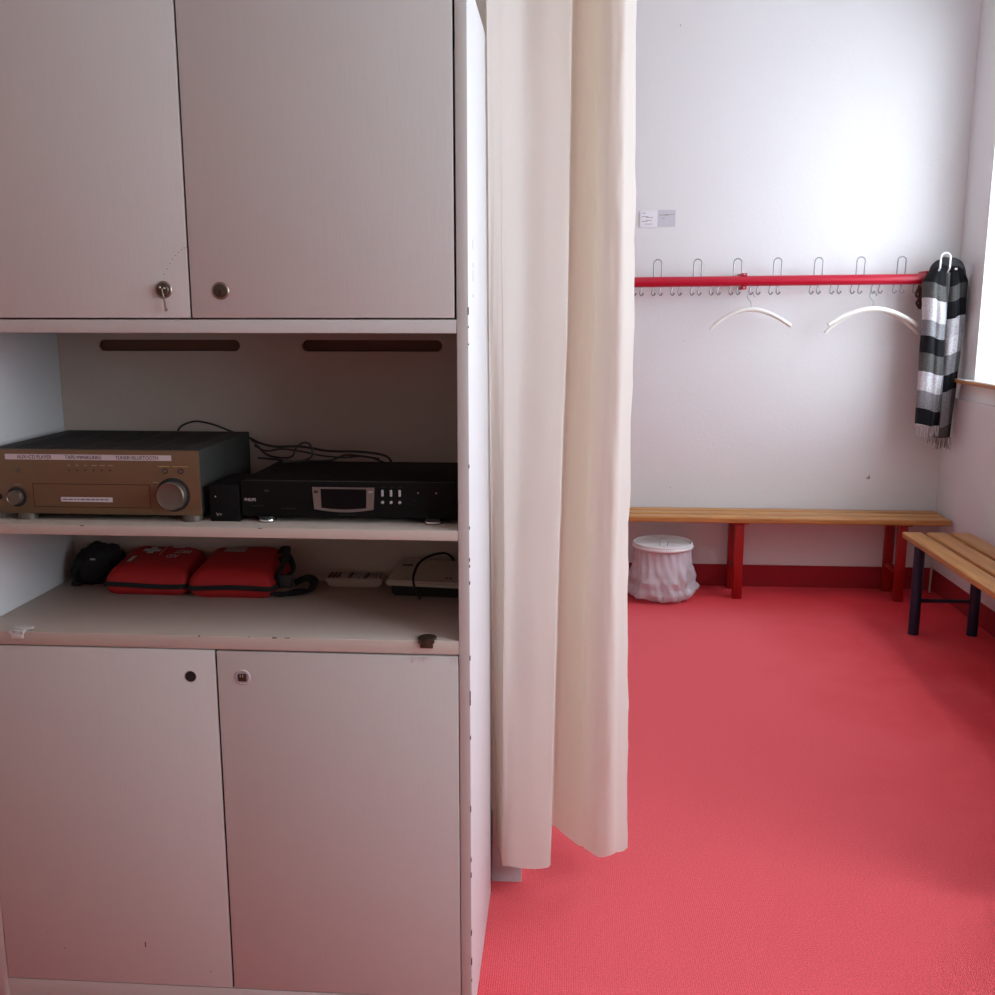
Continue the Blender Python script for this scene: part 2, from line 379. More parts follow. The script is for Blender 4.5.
# back board with two long rounded grip slots
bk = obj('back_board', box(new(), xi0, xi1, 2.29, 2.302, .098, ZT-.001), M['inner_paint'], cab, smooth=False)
bm = new()
for xa, xb in ((-1.101, -.760), (-.614, -.287)):
    r = .0132; zc = 1.4258; t = bmesh.new(); n = 12
    out = [(xb-r+r*math.sin(PI*k/n), zc+r*math.cos(PI*k/n)) for k in range(n+1)]+[(xa+r-r*math.sin(PI*k/n), zc-r*math.cos(PI*k/n)) for k in range(n+1)]
    A = [t.verts.new((x, 2.27, z)) for x, z in out]; B = [t.verts.new((x, 2.32, z)) for x, z in out]
    t.faces.new(A); t.faces.new(B[::-1])
    for i in range(len(A)): t.faces.new((A[i], B[i], B[(i+1) % len(A)], A[(i+1) % len(A)]))
    bmesh.ops.recalc_face_normals(t, faces=t.faces[:]); merge(bm, t)
cut = obj('cut', bm, None); cut.location = (0, 0, 0)
md = bk.modifiers.new('b', 'BOOLEAN'); md.object = cut; md.operation = 'DIFFERENCE'; md.solver = 'EXACT'
bpy.context.view_layer.update()
me = bpy.data.meshes.new_from_object(bk.evaluated_get(bpy.context.evaluated_depsgraph_get())); bk.modifiers.clear(); bk.data = me
bpy.data.objects.remove(cut)
obj('backing_strip', box(new(), -1.12, -.27, 2.3065, 2.316, 1.38, 1.46), M['slot_wood'], cab, smooth=False, label='dark brown board behind the grip slots')
# doors
def door(xa, xb, z0, z1, rnd=0):
    d = obj('door', box(new(), xa, xb, YFr-.0012, YFr+.018, z0, z1, .0016), M['paint'], cab)
    return d
GAP = .0018
dUL = door(-1.198+GAP, -.7100, 1.491, ZT-.026); dUR = door(-.7062, -.206-.0042, 1.491, ZT-.026)
dLL = door(-1.198+GAP, -.6985, .0795, .8355); dLR = door(-.6945, -.206-GAP, .0795, .8345)
for a in ((-.7091, -.7069, 1.49, ZT-.026), (-.6983, -.6947, .08, .835)): obj('door_gap', box(new(), a[0], a[1], YFr+.004, YFr+.006, a[2], a[3]), M['darkhole'], cab, smooth=False, label='dark gap between the doors')
def ring(x, z, r, y, bm, t=.002, d=.003):
    a, _ = lathe(bm, [(r+t, 0), (r+t, d), (r+t*.4, d+.001), (r, d), (r, 0)], (0, 0, 0), 28)
    return a
def disc_part(name, x, z, prof, m, parent, y=YFr-.001, label=None):
    bm = new(); lathe(bm, prof, (0, 0, 0), 28); bmesh.ops.contextual_create(bm, geom=[e for e in bm.edges if e.is_boundary])
    bm.transform(Matrix.Translation((x, y, z)) @ Matrix.Rotation(PI/2, 4, 'X'))
    return obj(name, bm, m, parent, label=label)
for d, x, z, kind in ((dUL, -.758, 1.543, 'knob'), (dUR, -.649, 1.541, 'key'), (dLL, -.750, .780, 'hole'), (dLR, -.643, .781, 'square')):
    if kind == 'hole':
        disc_part('lock_hole', x, z, [(.013, 0), (.013, .0006), (.0118, .0008), (.0114, -.001)], M['print'], d)
        disc_part('hole', x, z, [(.0112, -.001), (.0112, .0011)], M['darkhole'], d, label='empty dark round lock hole')
        continue
    l = disc_part('lock', x, z, [(.0165, 0), (.0165, .0008), (.0150, .0025), (.0130, .0028), (.0125, .0010)], M['print' if kind == 'square' else 'brass'], d)
    if kind == 'key':
        disc_part('lock_core', x, z, [(.0123, .001), (.0123, .0038), (.011, .0046)], M['darkbrass'], l)
        obj('keyhole', box(new(), x-.0012, x+.0012, YFr-.0066, YFr-.0050, z-.008, z+.003), M['darkhole'], l)
    if kind == 'square':
        obj('lock_core', box(new(), x-.009, x+.008, YFr-.0045, YFr-.001, z-.008, z+.0075, .001), M['darkbrass'], l)
        obj('keyhole', box(new(), x-.0045, x-.003, YFr-.0052, YFr-.0040, z+.001, z+.006), M['printgrey'], l)
        obj('keyhole', box(new(), x+.0005, x+.002, YFr-.0052, YFr-.0040, z+.001, z+.006), M['printgrey'], l)
    if kind == 'knob':
        disc_part('lock_core', x, z, [(.0125, .001), (.0125, .006), (.0105, .0085), (.005, .0095)], M['darkbrass'], l)
        disc_part('screw', x-.003, z+.004, [(.0022, .009), (.0022, .0105), (.0012, .0112)], M['steel'], l)
        disc_part('screw', x+.005, z+.0025, [(.0018, .009), (.0018, .0102), (.001, .0108)], M['steel'], l)
# dotted arc scratched by the swinging key
bm = new()
for k in range(9):
    a = k/8; x = -.756+.047*a; z = 1.571+.049*(1-(1-a)**1.7); box(bm, x, x+.0022, YFr-.0016, YFr-.0005, z, z+.0012)
marks(dUL, bm, M['chip'])
bm = new()
for x, z, h in ((-1.064, .155, .002), (-.885, .168, .012), (-.745, .115, .002), (-1.10, .19, .001)): box(bm, x, x+.0022, YFr-.0016, YFr-.0005, z, z+h)
marks(dLL, bm, M['chip'])
bm = new(); r = random.Random(8)
for xa, n in ((-.30, 9), (-.222, 6)):
    for k in range(n): x = xa+k*.004+r.uniform(-.001, .001); h = r.uniform(.003, .013); box(bm, x, x+.0011, YFr-.0016, YFr-.0005, .832-h, .833)
marks(dLR, bm, M['print'])
bm = new(); r = random.Random(9)
for k in range(8): x = -1.135+k*.006+r.uniform(-.002, .002); h = r.uniform(.003, .009); box(bm, x, x+.0011, YFr-.0016, YFr-.0005, .834-h, .8345)
for x in (-1.02, -.93): box(bm, x, x+.0015, YFr-.0016, YFr-.0005, .824, .830)
marks(dLL, bm, M['print'])
# chips along the corner edge
bm = new(); r = random.Random(11)
for k in range(20): z = r.uniform(.1, 1.5); box(bm, X1-.0012, X1+.0004, YFr-.0004, YFr+r.uniform(.002, .006), z, z+r.uniform(.003, .016))
marks(side, bm, M['chip'])
bm = new()
for z, l in ((1.62, .018), (1.585, .010), (1.56, .022), (1.53, .006)): box(bm, X1-.001, X1+.0004, 1.95, 1.956, z, z+l)
marks(side, bm, M['print'])
# door latches on the lower board: paint-smeared one left, dark one right
def latch(x, m, lab, s):
    bm = new(); cyl(bm, (x, YFr+.012, .8655), (x, YFr+.012, .870), .019, n=28, bev=.001)
    if s: box(bm, x-.010, x+.030, YFr+.002, YFr+.014, .8695, .8745, .002)
    p = obj('latch', bm, m, cab, label=lab)
    bm = new(); box(bm, x-.012, x+.013, YFr-.0055, YFr+.001, .852, .8655, .001); box(bm, x-.016, x-.010, YFr-.0065, YFr+.0, .862, .869, .001); box(bm, x+.010, x+.016, YFr-.0065, YFr+.0, .862, .869, .001)
    obj('strike_plate', bm, m, p); return p
latch(-1.105, M['paint'], 'paint-smeared latch', True)
latch(-.270, M['darkbrass'], 'dark metal latch', False)
bm = new(); bmesh.ops.create_uvsphere(bm, u_segments=24, v_segments=12, radius=1)
for v in bm.verts: v.co = Vector((-.418+v.co.x*.019, 1.93+v.co.y*.019, 1.0697+min(v.co.z, 0)*.009-.0021))
obj('cable_grommet', bm, M['blackplastic'], cab, label='black cap under the middle shelf')

# key hanging from the upper lock
bm = new(); y = YFr-.0125
tube(bm, [(-.757, y, 1.545), (-.7555, y-.001, 1.536), (-.7535, y-.001, 1.527)], .0012, 6)
tube(bm, [(-.7535, y, 1.529), (-.7525, y, 1.518), (-.7515, y, 1.506)], .0022, 8)
box(bm, -.7535, -.7495, y-.001, y+.001, 1.503, 1.511); box(bm, -.7505, -.7475, y-.001, y+.001, 1.505, 1.508)
tag(obj('key', bm, M['brass']), 'small dark metal key hanging from the lock of the upper left cabinet door', 'key')

# ---------------- amplifier ----------------
ZS = 1.088
ax0, ax1, ay0, ay1, az0, az1 = -1.1545, -.719, 1.886, 2.215, 1.105, 1.236
amp = thing('amplifier', 'champagne gold stereo amplifier with labelled front on the left of the middle shelf', 'amplifier', ((ax0+ax1)/2, 2.05, ZS))
acase = obj('casing', box(new(), ax0+.002, ax1-.002, ay0+.0075, ay1, az0, az1-.001, .002), M['charcoal'], amp)
fp = obj('front_panel', box(new(), ax0, ax1, ay0, ay0+.007, az0-.001, az1-.001, .0018), M['gold'], amp)
bm = new()
for k in range(15):
    yy = ay0+.03+k*.019
    for j in range(5):
        xa = ax0+.045+j*.071; box(bm, xa, xa+.062, yy, yy+.008, az1-.0009, az1-.0004)
marks(acase, bm, M['darkhole'])
for x in (-1.088, -.744):
    for yy in (1.905, 2.19):
        bm = new(); cyl(bm, (x, yy, ZS+.003), (x, yy, az0-.0003), .0205, n=32, bev=.001); obj('foot', bm, M['goldknob'], amp)
def knob(parent, name, x, z, r, d, y):
    k = disc_part(name, x, z, [(r+.006, 0), (r+.006, .0006), (r+.004, .001)], M['darkhole'], parent, y)
    disc_part('knob_body', x, z, [(r, .0008), (r, d-.002), (r*.93, d), (r*.86, d-.0012), (r*.4, d-.0012)], M['goldknob'], k, y)
    return k
knob(amp, 'volume_knob', -.774, 1.146, .0285, .019, ay0)
knob(amp, 'input_knob', -1.099, 1.138, .0145, .014, ay0)
disc_part('power_button', -1.093, 1.194, [(.005, 0), (.005, .0015), (.004, .002)], M['goldknob'], amp, ay0)
disc_part('phones_socket', -1.135, 1.138, [(.006, 0), (.006, .0009), (.004, .001)], M['darkhole'], amp, ay0)
for x in (-.788, -.756):
    b = disc_part('push_button', x, 1.194, [(.0055, 0), (.0055, .0006), (.004, .001)], M['darkhole'], amp, ay0)
    disc_part('button_cap', x, 1.194, [(.0035, .001), (.0035, .003), (.002, .0036)], M['goldknob'], b, ay0)
for k in range(6): disc_part('indicator', -.985+.0168*k, 1.194, [(.0018, 0), (.0018, .0006), (.001, .001)], M['ink'], amp, ay0)
pz0, pz1, px0, px1 = 1.118, 1.166, -1.064, -.8215
bm = new(); t = .0011
for a in ((px0, px1, pz0, pz0+t), (px0, px1, pz1-t, pz1), (px0, px0+t, pz0, pz1), (px1-t, px1, pz0, pz1)): box(bm, a[0], a[1], ay0-.0003, ay0+.001, a[2], a[3])
fl = obj('flap_outline', bm, M['darkhole'], amp, smooth=False)
obj('flap_handle', box(new(), -.8795, -.8783, ay0-.001, ay0+.001, 1.130, 1.149), M['goldknob'], amp)
obj('paper_label', box(new(), -1.007, -.900, ay0-.0006, ay0+.0005, 1.1295, 1.139), M['label'], amp, smooth=False, label='small paper label strip on the flap')
bm = new(); x = -1.003; r = random.Random(2)
while x < -.908: wd = r.uniform(.004, .010); box(bm, x, x+wd, ay0-.0009, ay0-.0005, 1.1335, 1.1352); x += wd+.0022
obj('fine_print', bm, M['ink'], amp, smooth=False)
lt = obj('label_tape', box(new(), -1.116, -.774, ay0-.0007, ay0+.0005, 1.2145, 1.2255), M['label'], amp, smooth=False, label='pale label tape with black capitals')
for s, x in (('AUX=CD PLAYER', -1.091), ('TAPE=MINIKLINKE', -.992), ('TUNER=BLUETOOTH', -.888)):
    text('lettering', s, .0102, at(x, ay0-.0009, 1.2165), M['ink'], lt, sx=.90)
for x, wd in ((-.801, .022), (-.772, .030)): obj('button_caption', box(new(), x, x+wd, ay0-.0004, ay0+.0003, 1.2025, 1.2035), M['goldprint'], amp, smooth=False)
bm = new()
for k in range(6): box(bm, -.988+.0168*k, -.982+.0168*k+(.004 if k > 2 else 0), ay0-.0004, ay0+.0003, 1.2032, 1.2042)
for a in ((-1.101, -1.089, 1.163), (-.815, -.803, 1.170)): box(bm, a[0], a[1], ay0-.0004, ay0+.0003, a[2], a[2]+.001)
marks(fp, bm, M['printgrey'])

amp.location += Vector((-.008, .019, -.003))

# ---------------- small black box in the gap ----------------
ex = thing('receiver_box', 'small black box squeezed between the gold amplifier and the black CD player', 'receiver', (-.682, 1.95, ZS))
obj('casing', box(new(), -.713, -.652, 1.905, 2.05, ZS, 1.163, .002), M['black'], ex)
disc_part('indicator', -.700, 1.139, [(.0014, 0), (.0014, .0008), (.0008, .001)], M['print'], ex, 1.905)
text('lettering', 'V=', .010, at(-.700, 1.9046, 1.099), M['printgrey'], ex)

# ---------------- CD player ----------------
cx0, cx1, cy0, cy1, cz0, cz1 = -.646, -.2125, 1.900, 2.165, 1.104, 1.176
cdp = thing('cd_player', 'slim black CD player with silver-framed display on the right of the middle shelf', 'cd player', ((cx0+cx1)/2, 2.03, ZS))
obj('casing', box(new(), cx0+.002, cx1-.002, cy0+.0065, cy1, cz0, cz1-.001, .0015), M['black'], cdp)
cfp = obj('front_panel', box(new(), cx0, cx1, cy0, cy0+.006, cz0-.002, cz1-.002, .002), M['black'], cdp)
obj('trim_line', box(new(), cx0+.01, cx1-.004, cy0+.0008, cy0+.003, cz1-.0026, cz1-.0014), M['charcoal'], cdp, smooth=False)
for x in (-.598, -.261):
    for yy in (1.912, 2.145):
        bm = new(); cyl(bm, (x, yy, ZS+.002), (x, yy, cz0-.0022), .0175, n=32); 
        f = obj('foot', bm, M['blackplastic'], cdp)
        if yy < 2: 
            bm = new(); lathe(bm, [(.0178, 0), (.0182, .0005), (.0182, .0032), (.0178, .0038)], (x, yy, ZS+.0035)); obj('foot_ring', bm, M['steel'], f, label='chrome foot ring')
text('maker_lettering', 'PHILIPS', .0088, at(-.639, cy0-.0006, 1.1325), M['print'], cdp, sx=.82, bold=.00005)
# silver display bezel with curved bottom and shoulders
def bezel(x0, x1, z0, z1, y0, y1, sag, taper):
    bm = new(); n = 14; A = []
    pts = [(x0, z1), (x1, z1)]+[(x1-taper-(x1-x0-2*taper)*k/n, z0+sag-sag*math.sin(PI*k/n)) for k in range(n+1)]
    a = [bm.verts.new((x, y0, z)) for x, z in pts]; b = [bm.verts.new((x, y1, z)) for x, z in pts]
    bm.faces.new(a); bm.faces.new(b[::-1])
    for i in range(len(a)): bm.faces.new((a[i], b[i], b[(i+1) % len(a)], a[(i+1) % len(a)]))
    return bm
bz = obj('display_bezel', bezel(-.5005, -.3755, 1.1125, 1.1625, cy0-.003, cy0+.001, .006, .003), mat('bezel_metal', (.22, .19, .17), .4, .5), cdp)
obj('display', bezel(-.4835, -.3915, 1.1185, 1.1595, cy0-.0036, cy0-.0031, .003, .001), M['display'], bz, label='dark display glass')
marks(bz, box(new(), -.497, -.489, cy0-.0034, cy0-.0028, 1.151, 1.156), M['ink'])
bt = obj('push_button', box(new(), -.3875, -.3790, cy0-.005, cy0-.003, 1.1530, 1.1555, .0006), M['print'], bz)
for k in range(3):
    x = -.3600+.0172*k
    obj('track_button', box(new(), x-.0022, x+.0022, cy0-.004, cy0+.001, 1.1455, 1.1585, .0012), M['print'], cdp)
    disc_part('round_button', x, 1.1335, [(.0028, 0), (.0028, .003), (.0016, .0036)], M['print'], cdp, cy0)
for x in (-.289, -.253): disc_part('indicator', x, 1.153, [(.0013, 0), (.0013, .0008), (.0008, .001)], M['print'], cdp, cy0)
bm = new()
for a in ((-.363, -.353, 1.1635), (-.345, -.337, 1.1635), (-.327, -.320, 1.1635), (-.300, -.294, 1.137), (-.305, -.300, 1.130), (-.565, -.535, 1.118), (-.625, -.600, 1.1225), (-.45, -.415, 1.107)): box(bm, a[0], a[1], cy0-.0004, cy0+.0004, a[2], a[2]+.0008)
marks(cfp, bm, M['charcoal'])
marks(cfp, box(new(), -.598, -.589, cy0-.0004, cy0+.0004, 1.152, 1.156), M['charcoal'])

cdp.location += Vector((-.002, .016, -.002))
ex.location.y += .01

# ---------------- cables ----------------
def cable(pts, label, r=.0024): return tag(obj('cable', tube(new(), pts, r, 8, smooth=8), M['blackplastic']), label, 'cable')
cable([(-.900, 2.245, 1.110), (-.905, 2.245, 1.20), (-.899, 2.243, 1.234), (-.880, 2.238, 1.248), (-.853, 2.24, 1.254), (-.815, 2.243, 1.246), (-.775, 2.243, 1.231), (-.735, 2.24, 1.218), (-.70, 2.228, 1.205)],
      'thin black cable arching up behind the gold amplifier')
cable([(-.72, 2.225, 1.212), (-.66, 2.19, 1.204), (-.60, 2.20, 1.203), (-.54, 2.21, 1.192), (-.47, 2.21, 1.191), (-.415, 2.21, 1.184), (-.395, 2.20, 1.172), (-.39, 2.19, 1.15)],
      'longest black cable running over the back of the CD player towards the right', .0028)
cable([(-.71, 2.215, 1.206), (-.67, 2.17, 1.188), (-.63, 2.15, 1.184), (-.607, 2.15, 1.188), (-.600, 2.16, 1.205), (-.585, 2.165, 1.216), (-.568, 2.16, 1.212), (-.563, 2.155, 1.19), (-.58, 2.14, 1.1795), (-.62, 2.12, 1.1795)],
      'black cable standing up in a small loop on top of the CD player')
cable([(-.70, 2.205, 1.175), (-.65, 2.155, 1.1800), (-.61, 2.13, 1.1795), (-.57, 2.14, 1.1795), (-.52, 2.15, 1.1800), (-.49, 2.16, 1.19), (-.45, 2.17, 1.186), (-.42, 2.19, 1.178)],
      'black cable lying in waves across the rear of the CD player casing')
cable([(-.715, 2.225, 1.200), (-.68, 2.20, 1.192), (-.64, 2.185, 1.199), (-.59, 2.19, 1.192), (-.55, 2.19, 1.184), (-.50, 2.185, 1.181), (-.45, 2.19, 1.183), (-.40, 2.20, 1.165)],
      'lowest black cable sagging behind the CD player casing', .002)

# ---------------- lower niche ----------------
Z2 = .866
def puffy(bm, x0, x1, y0, y1, z0, zf, zb, rnd=.018, lumps=.0025, seed=0, inset=.02):
    """soft bag: stack of rounded rectangles, top tilting up towards the back"""
    n = 10; H = 1.0; levels = [(0, inset*.75), (.10, inset*.25), (.25, 0.0), (.45, 0), (.62, inset*.15), (.78, inset*.5), (.90, inset*.95), (.97, inset*1.6), (1.0, inset*2.6)]
    rings = []
    for h, ins in levels:
        a0, a1, b0, b1 = x0+ins, x1-ins, y0+ins*.9, y1-ins*.6; r = rnd
        pts = []
        for cx, cy, s in ((a1-r, b0+r, -PI/2), (a1-r, b1-r, 0), (a0+r, b1-r, PI/2), (a0+r, b0+r, PI)):
            for k in range(n): t = s+PI/2*k/(n-1); pts.append((cx+r*math.cos(t), cy+r*math.sin(t)))
        dense = []
        for i, p in enumerate(pts):
            q = pts[(i+1) % len(pts)]; d = math.hypot(p[0]-q[0], p[1]-q[1]); m = max(1, int(d/.012)) if (i+1) % n == 0 else 1
            dense.append((p, q, 10 if (i+1) % n == 0 else 1))
        out = []
        for p, q, m in dense:
            for k in range(m): out.append((p[0]+(q[0]-p[0])*k/m, p[1]+(q[1]-p[1])*k/m))
        ring_ = []
        for x, y in out:
            f = (y-y0)/(y1-y0); z = z0+h*((zf+(zb-zf)*f)-z0)
            nn = noise.noise(Vector((x*22+seed, y*22, z*22)))*lumps
            ring_.append(bm.verts.new((x+nn, y+nn, z+(nn if h > .2 else 0))))
        rings.append(ring_)
    for A, B in zip(rings, rings[1:]):
        for k in range(len(A)): bm.faces.new((A[k], A[(k+1) % len(A)], B[(k+1) % len(A)], B[k]))
    bm.faces.new(rings[0][::-1]); bm.faces.new(rings[-1])
    return rings
def firstaid(x0, x1, y0, y1, zf, zb, label, seed):
    t = thing('first_aid_bag', label, 'first aid bag', ((x0+x1)/2, (y0+y1)/2, Z2), 'red first aid bags on the lower shelf')
    bm = new(); puffy(bm, x0, x1, y0, y1, Z2, zf, zb, seed=seed); obj('bag_body', bm, M['redcloth'], t)
    # black zip band round the bag
    bm = new(); P = []
    n = 8; r = .018
    for cx, cy, s in ((x1-r, y0+r, -PI/2), (x1-r, y1-r, 0), (x0+r, y1-r, PI/2), (x0+r, y0+r, PI)):
        for k in range(n): a = s+PI/2*k/(n-1); P.append((cx+r*math.cos(a), cy+r*math.sin(a)))
    full = []
    for i, p in enumerate(P):
        q = P[(i+1) % len(P)]; m = 8 if (i+1) % n == 0 else 1
        for k in range(m): full.append((p[0]+(q[0]-p[0])*k/m, p[1]+(q[1]-p[1])*k/m))
    A, B = [], []
    for x, y in full:
        z = Z2+.026+.0022*math.sin((x-x0)*26+seed); nx = (x-(x0+x1)/2); ny = (y-(y0+y1)/2)
        ox = .0028*(1 if nx > 0 else -1) if min(abs(x-x0), abs(x-x1)) < .012 else 0; oy = .0028*(1 if ny > 0 else -1) if min(abs(y-y0), abs(y-y1)) < .012 else 0
        A.append(bm.verts.new((x+ox, y+oy, z-.0055))); B.append(bm.verts.new((x+ox, y+oy, z+.0055)))
    for k in range(len(A)): bm.faces.new((A[k], A[(k+1) % len(A)], B[(k+1) % len(A)], B[k]))
    o = obj('zip_band', bm, M['blackmatte'], t, label='black zip band'); md = o.modifiers.new('s', 'SOLIDIFY'); md.thickness = .002; md.offset = 0
    return t
b1 = (-1.050, -.854, 2.125, 2.285, .930, .955); b2 = (-.850, -.655, 2.115, 2.285, .932, .957)
fa1 = firstaid(*b1, 'red first aid bag with white cross and printed lettering, left of the pair', 1)
fa2 = firstaid(*b2, 'plain-topped red first aid bag with black straps at its right end', 5)
def ontop(b, x, y, rz=PI, up=.0016):
    sl = (b[5]-b[4])/(b[3]-b[2]); z = b[4]+sl*(y-b[2]); return Matrix.Translation((x, y, z+up)) @ Matrix.Rotation(math.atan(sl), 4, 'X') @ Matrix.Rotation(rz, 4, 'Z')
mtx = ontop(b1, -.975, 2.232, 0)
def flatpart(name, rects, mtx, m, parent, label=None):
    bm = new()
    for a in rects: box(bm, a[0], a[1], a[2], a[3], -.0006, .0006)
    bm.transform(mtx); return obj(name, bm, m, parent, smooth=False, label=label)
flatpart('cross_print', ((-.020, .020, -.006, .006), (-.007, .007, -.018, .018)), mtx, M['print'], fa1, 'white cross print')
flatpart('print_line', ((.027, .028, -.028, .026),), mtx, M['print'], fa1)
text('lettering', 'FIRST', .027, ontop(b1, -.878, 2.235), M['print'], fa1, sx=.62)
text('lettering', 'AID', .027, ontop(b1, -.900, 2.208), M['print'], fa1, sx=.62)
flatpart('small_print', ((-.018, .018, -.0015, .0015), (-.012, .018, .004, .0065)), ontop(b1, -.915, 2.256), M['print'], fa1)
flatpart('small_print', ((-.004, -.0025, -.016, .016), (-.001, .0008, -.016, .014), (.002, .004, -.016, .016)), ontop(b1, -1.003, 2.180, -.1), M['print'], fa1)
flatpart('top_patch', ((-.025, .025, -.012, .012),), ontop(b2, -.775, 2.238, 0), M['printgrey'], fa2, 'dark grey patch')
# straps at the right end of the second bag
bm = new()
tube(bm, [(-.660, 2.15, .905), (-.640, 2.17, .940), (-.648, 2.22, .955), (-.670, 2.24, .952)], .012, 8, smooth=6, flat=.25)
tube(bm, [(-.662, 2.16, .885), (-.632, 2.165, .905), (-.622, 2.18, .925), (-.640, 2.20, .945), (-.660, 2.21, .930)], .012, 8, smooth=6, flat=.3)
tube(bm, [(-.655, 2.15, .872), (-.620, 2.15, .871), (-.585, 2.17, .874), (-.580, 2.20, .885), (-.600, 2.215, .892), (-.63, 2.21, .88)], .011, 8, smooth=6, flat=.25)
tube(bm, [(-.665, 2.13, .880), (-.640, 2.135, .874), (-.61, 2.16, .876), (-.60, 2.19, .870)], .010, 8, smooth=6, flat=.4)
obj('strap', bm, M['blackmatte'], fa2, label='bunched black webbing straps')
obj('buckle', box(new(), -.655, -.620, 2.150, 2.158, .885, .915, .003), M['blackplastic'], fa2)
# dark pouch
t = thing('pouch', 'crumpled black fabric pouch in the left corner of the lower open shelf', 'pouch', (-1.105, 2.24, Z2))
bm = new(); bmesh.ops.create_icosphere(bm, subdivisions=4, radius=1)
for v in bm.verts:
    c = v.co.normalized(); k = noise.noise(c*2.3)*.22+noise.noise(c*5.5)*.08
    p = Vector((c.x*.062*(1+k), c.y*.040*(1+k*.5), c.z*.052*(1+k)))
    v.co = Vector((-1.112+p.x-(.012 if c.z < 0 else -.012)*abs(c.z), 2.238+p.y, max(Z2+.0005, Z2+.044+p.z)))
obj('pouch_body', bm, M['blackmatte'], t)
obj('cord', tube(new(), [(-1.155, 2.21, .870), (-1.158, 2.205, .885), (-1.150, 2.20, .905), (-1.13, 2.195, .915)], .004, 8, smooth=6), M['blackmatte'], t)
obj('cord_end', box(new(), -1.163, -1.140, 2.195, 2.215, .8665, .876, .003), M['blackmatte'], t)
obj('tag', box(new(), -1.112, -1.100, 2.196, 2.199, .930, .934), M['printgrey'], t)

# remote control
rc = thing('remote_control', 'cream remote control with many dark keys lying at the back of the lower open shelf', 'remote control', (-.49, 2.25, Z2))
bm = new(); n = 1
a = [(-.553, 2.232, Z2), (-.435, 2.232, Z2), (-.435, 2.270, Z2), (-.553, 2.270, Z2)]; b = [(-.562, 2.226, .884), (-.424, 2.226, .884), (-.424, 2.276, .884), (-.562, 2.276, .884)]
b_ = [(x, y, .889) for x, y, z in b]
R = [[bm.verts.new(p) for p in q] for q in (a, b, b_)]
for A, B in zip(R, R[1:]):
    for k in range(4): bm.faces.new((A[k], A[(k+1) % 4], B[(k+1) % 4], B[k]))
bm.faces.new(R[0][::-1]); bm.faces.new(R[-1]); bmesh.ops.bevel(bm, geom=bm.edges[:], offset=.0025, segments=2, affect='EDGES')
obj('shell', bm, M['cream'], rc)
for k in range(13):
    x = -.556+k*.0097
    for j in range(4):
        y = 2.232+j*.0105; dark = k < 3 or k in (5, 9)
        o = obj('key_button', box(new(), x, x+.0062, y, y+.0068, .8885, .8925, .0008), M['slot_wood'] if dark else M['printgrey'], rc)

# cream flat device with a cable looped over it
dv = thing('network_router', 'flat cream plastic router on a black base at the right end of the lower shelf', 'router', (-.305, 2.22, Z2))
def slab(x0, x1, y0, y1, z0, z1, rise, taper, bev):
    bm = new(); V = []
    for x, y, z in ((x0, y0, z0), (x1, y0, z0), (x1, y1, z0), (x0, y1, z0)): V.append((x, y, z))
    W = [(x0+taper*.3, y0+taper*.3, z1), (x1-taper*.3, y0+taper*.3, z1), (x1-taper, y1-taper, z1+rise), (x0+taper, y1-taper, z1+rise)]
    A = [bm.verts.new(p) for p in V]; B = [bm.verts.new(p) for p in W]
    bm.faces.new(A[::-1]); bm.faces.new(B)
    for k in range(4): bm.faces.new((A[k], A[(k+1) % 4], B[(k+1) % 4], B[k]))
    bmesh.ops.bevel(bm, geom=bm.edges[:], offset=bev, segments=3, affect='EDGES'); return bm
RD = Matrix.Translation((-.305, 2.215, 0)) @ Matrix.Rotation(-.10, 4, 'Z') @ Matrix.Translation((.305, -2.215, 0))
def dpart(name, bm, m, parent, lab=None): bm.transform(RD); return obj(name, bm, m, parent, label=lab)
dpart('base', slab(-.390, -.225, 2.165, 2.255, Z2, .8915, 0, -.004, .004), M['blackplastic'], dv, 'black base')
cv = dpart('cover', slab(-.402, -.222, 2.150, 2.268, .892, .903, .028, .010, .004), M['cream'], dv)
dpart('seam', box(new(), -.352, -.3505, 2.158, 2.166, .9035, .9085), M['printgrey'], cv)
sl = .028/.108; zz = lambda y: .9035+sl*(y-2.153)
MT = lambda x, y: RD @ Matrix.Translation((x, y, zz(y)+.0008)) @ Matrix.Rotation(math.atan(sl), 4, 'X')
flatpart('logo', ((0, .004, 0, .006), (.005, .010, .001, .005), (.011, .016, 0, .005), (.017, .023, .001, .006)), MT(-.378, 2.222), M['ink'], dv)
flatpart('status_marks', ((0, .002, 0, .002), (.014, .020, 0, .003), (.024, .030, 0, .003)), MT(-.280, 2.172), M['ink'], dv)
tag(obj('cable', tube(new(), [(-.322, 2.13, .870), (-.335, 2.135, .895), (-.340, 2.15, .918), (-.332, 2.18, .940), (-.312, 2.21, .950), (-.290, 2.24, .950), (-.274, 2.262, .942), (-.262, 2.278, .920), (-.260, 2.28, .88)], .0028, 8, smooth=8), M['blackplastic']),
    'black cable looped over the cream router on the lower shelf', 'cable')

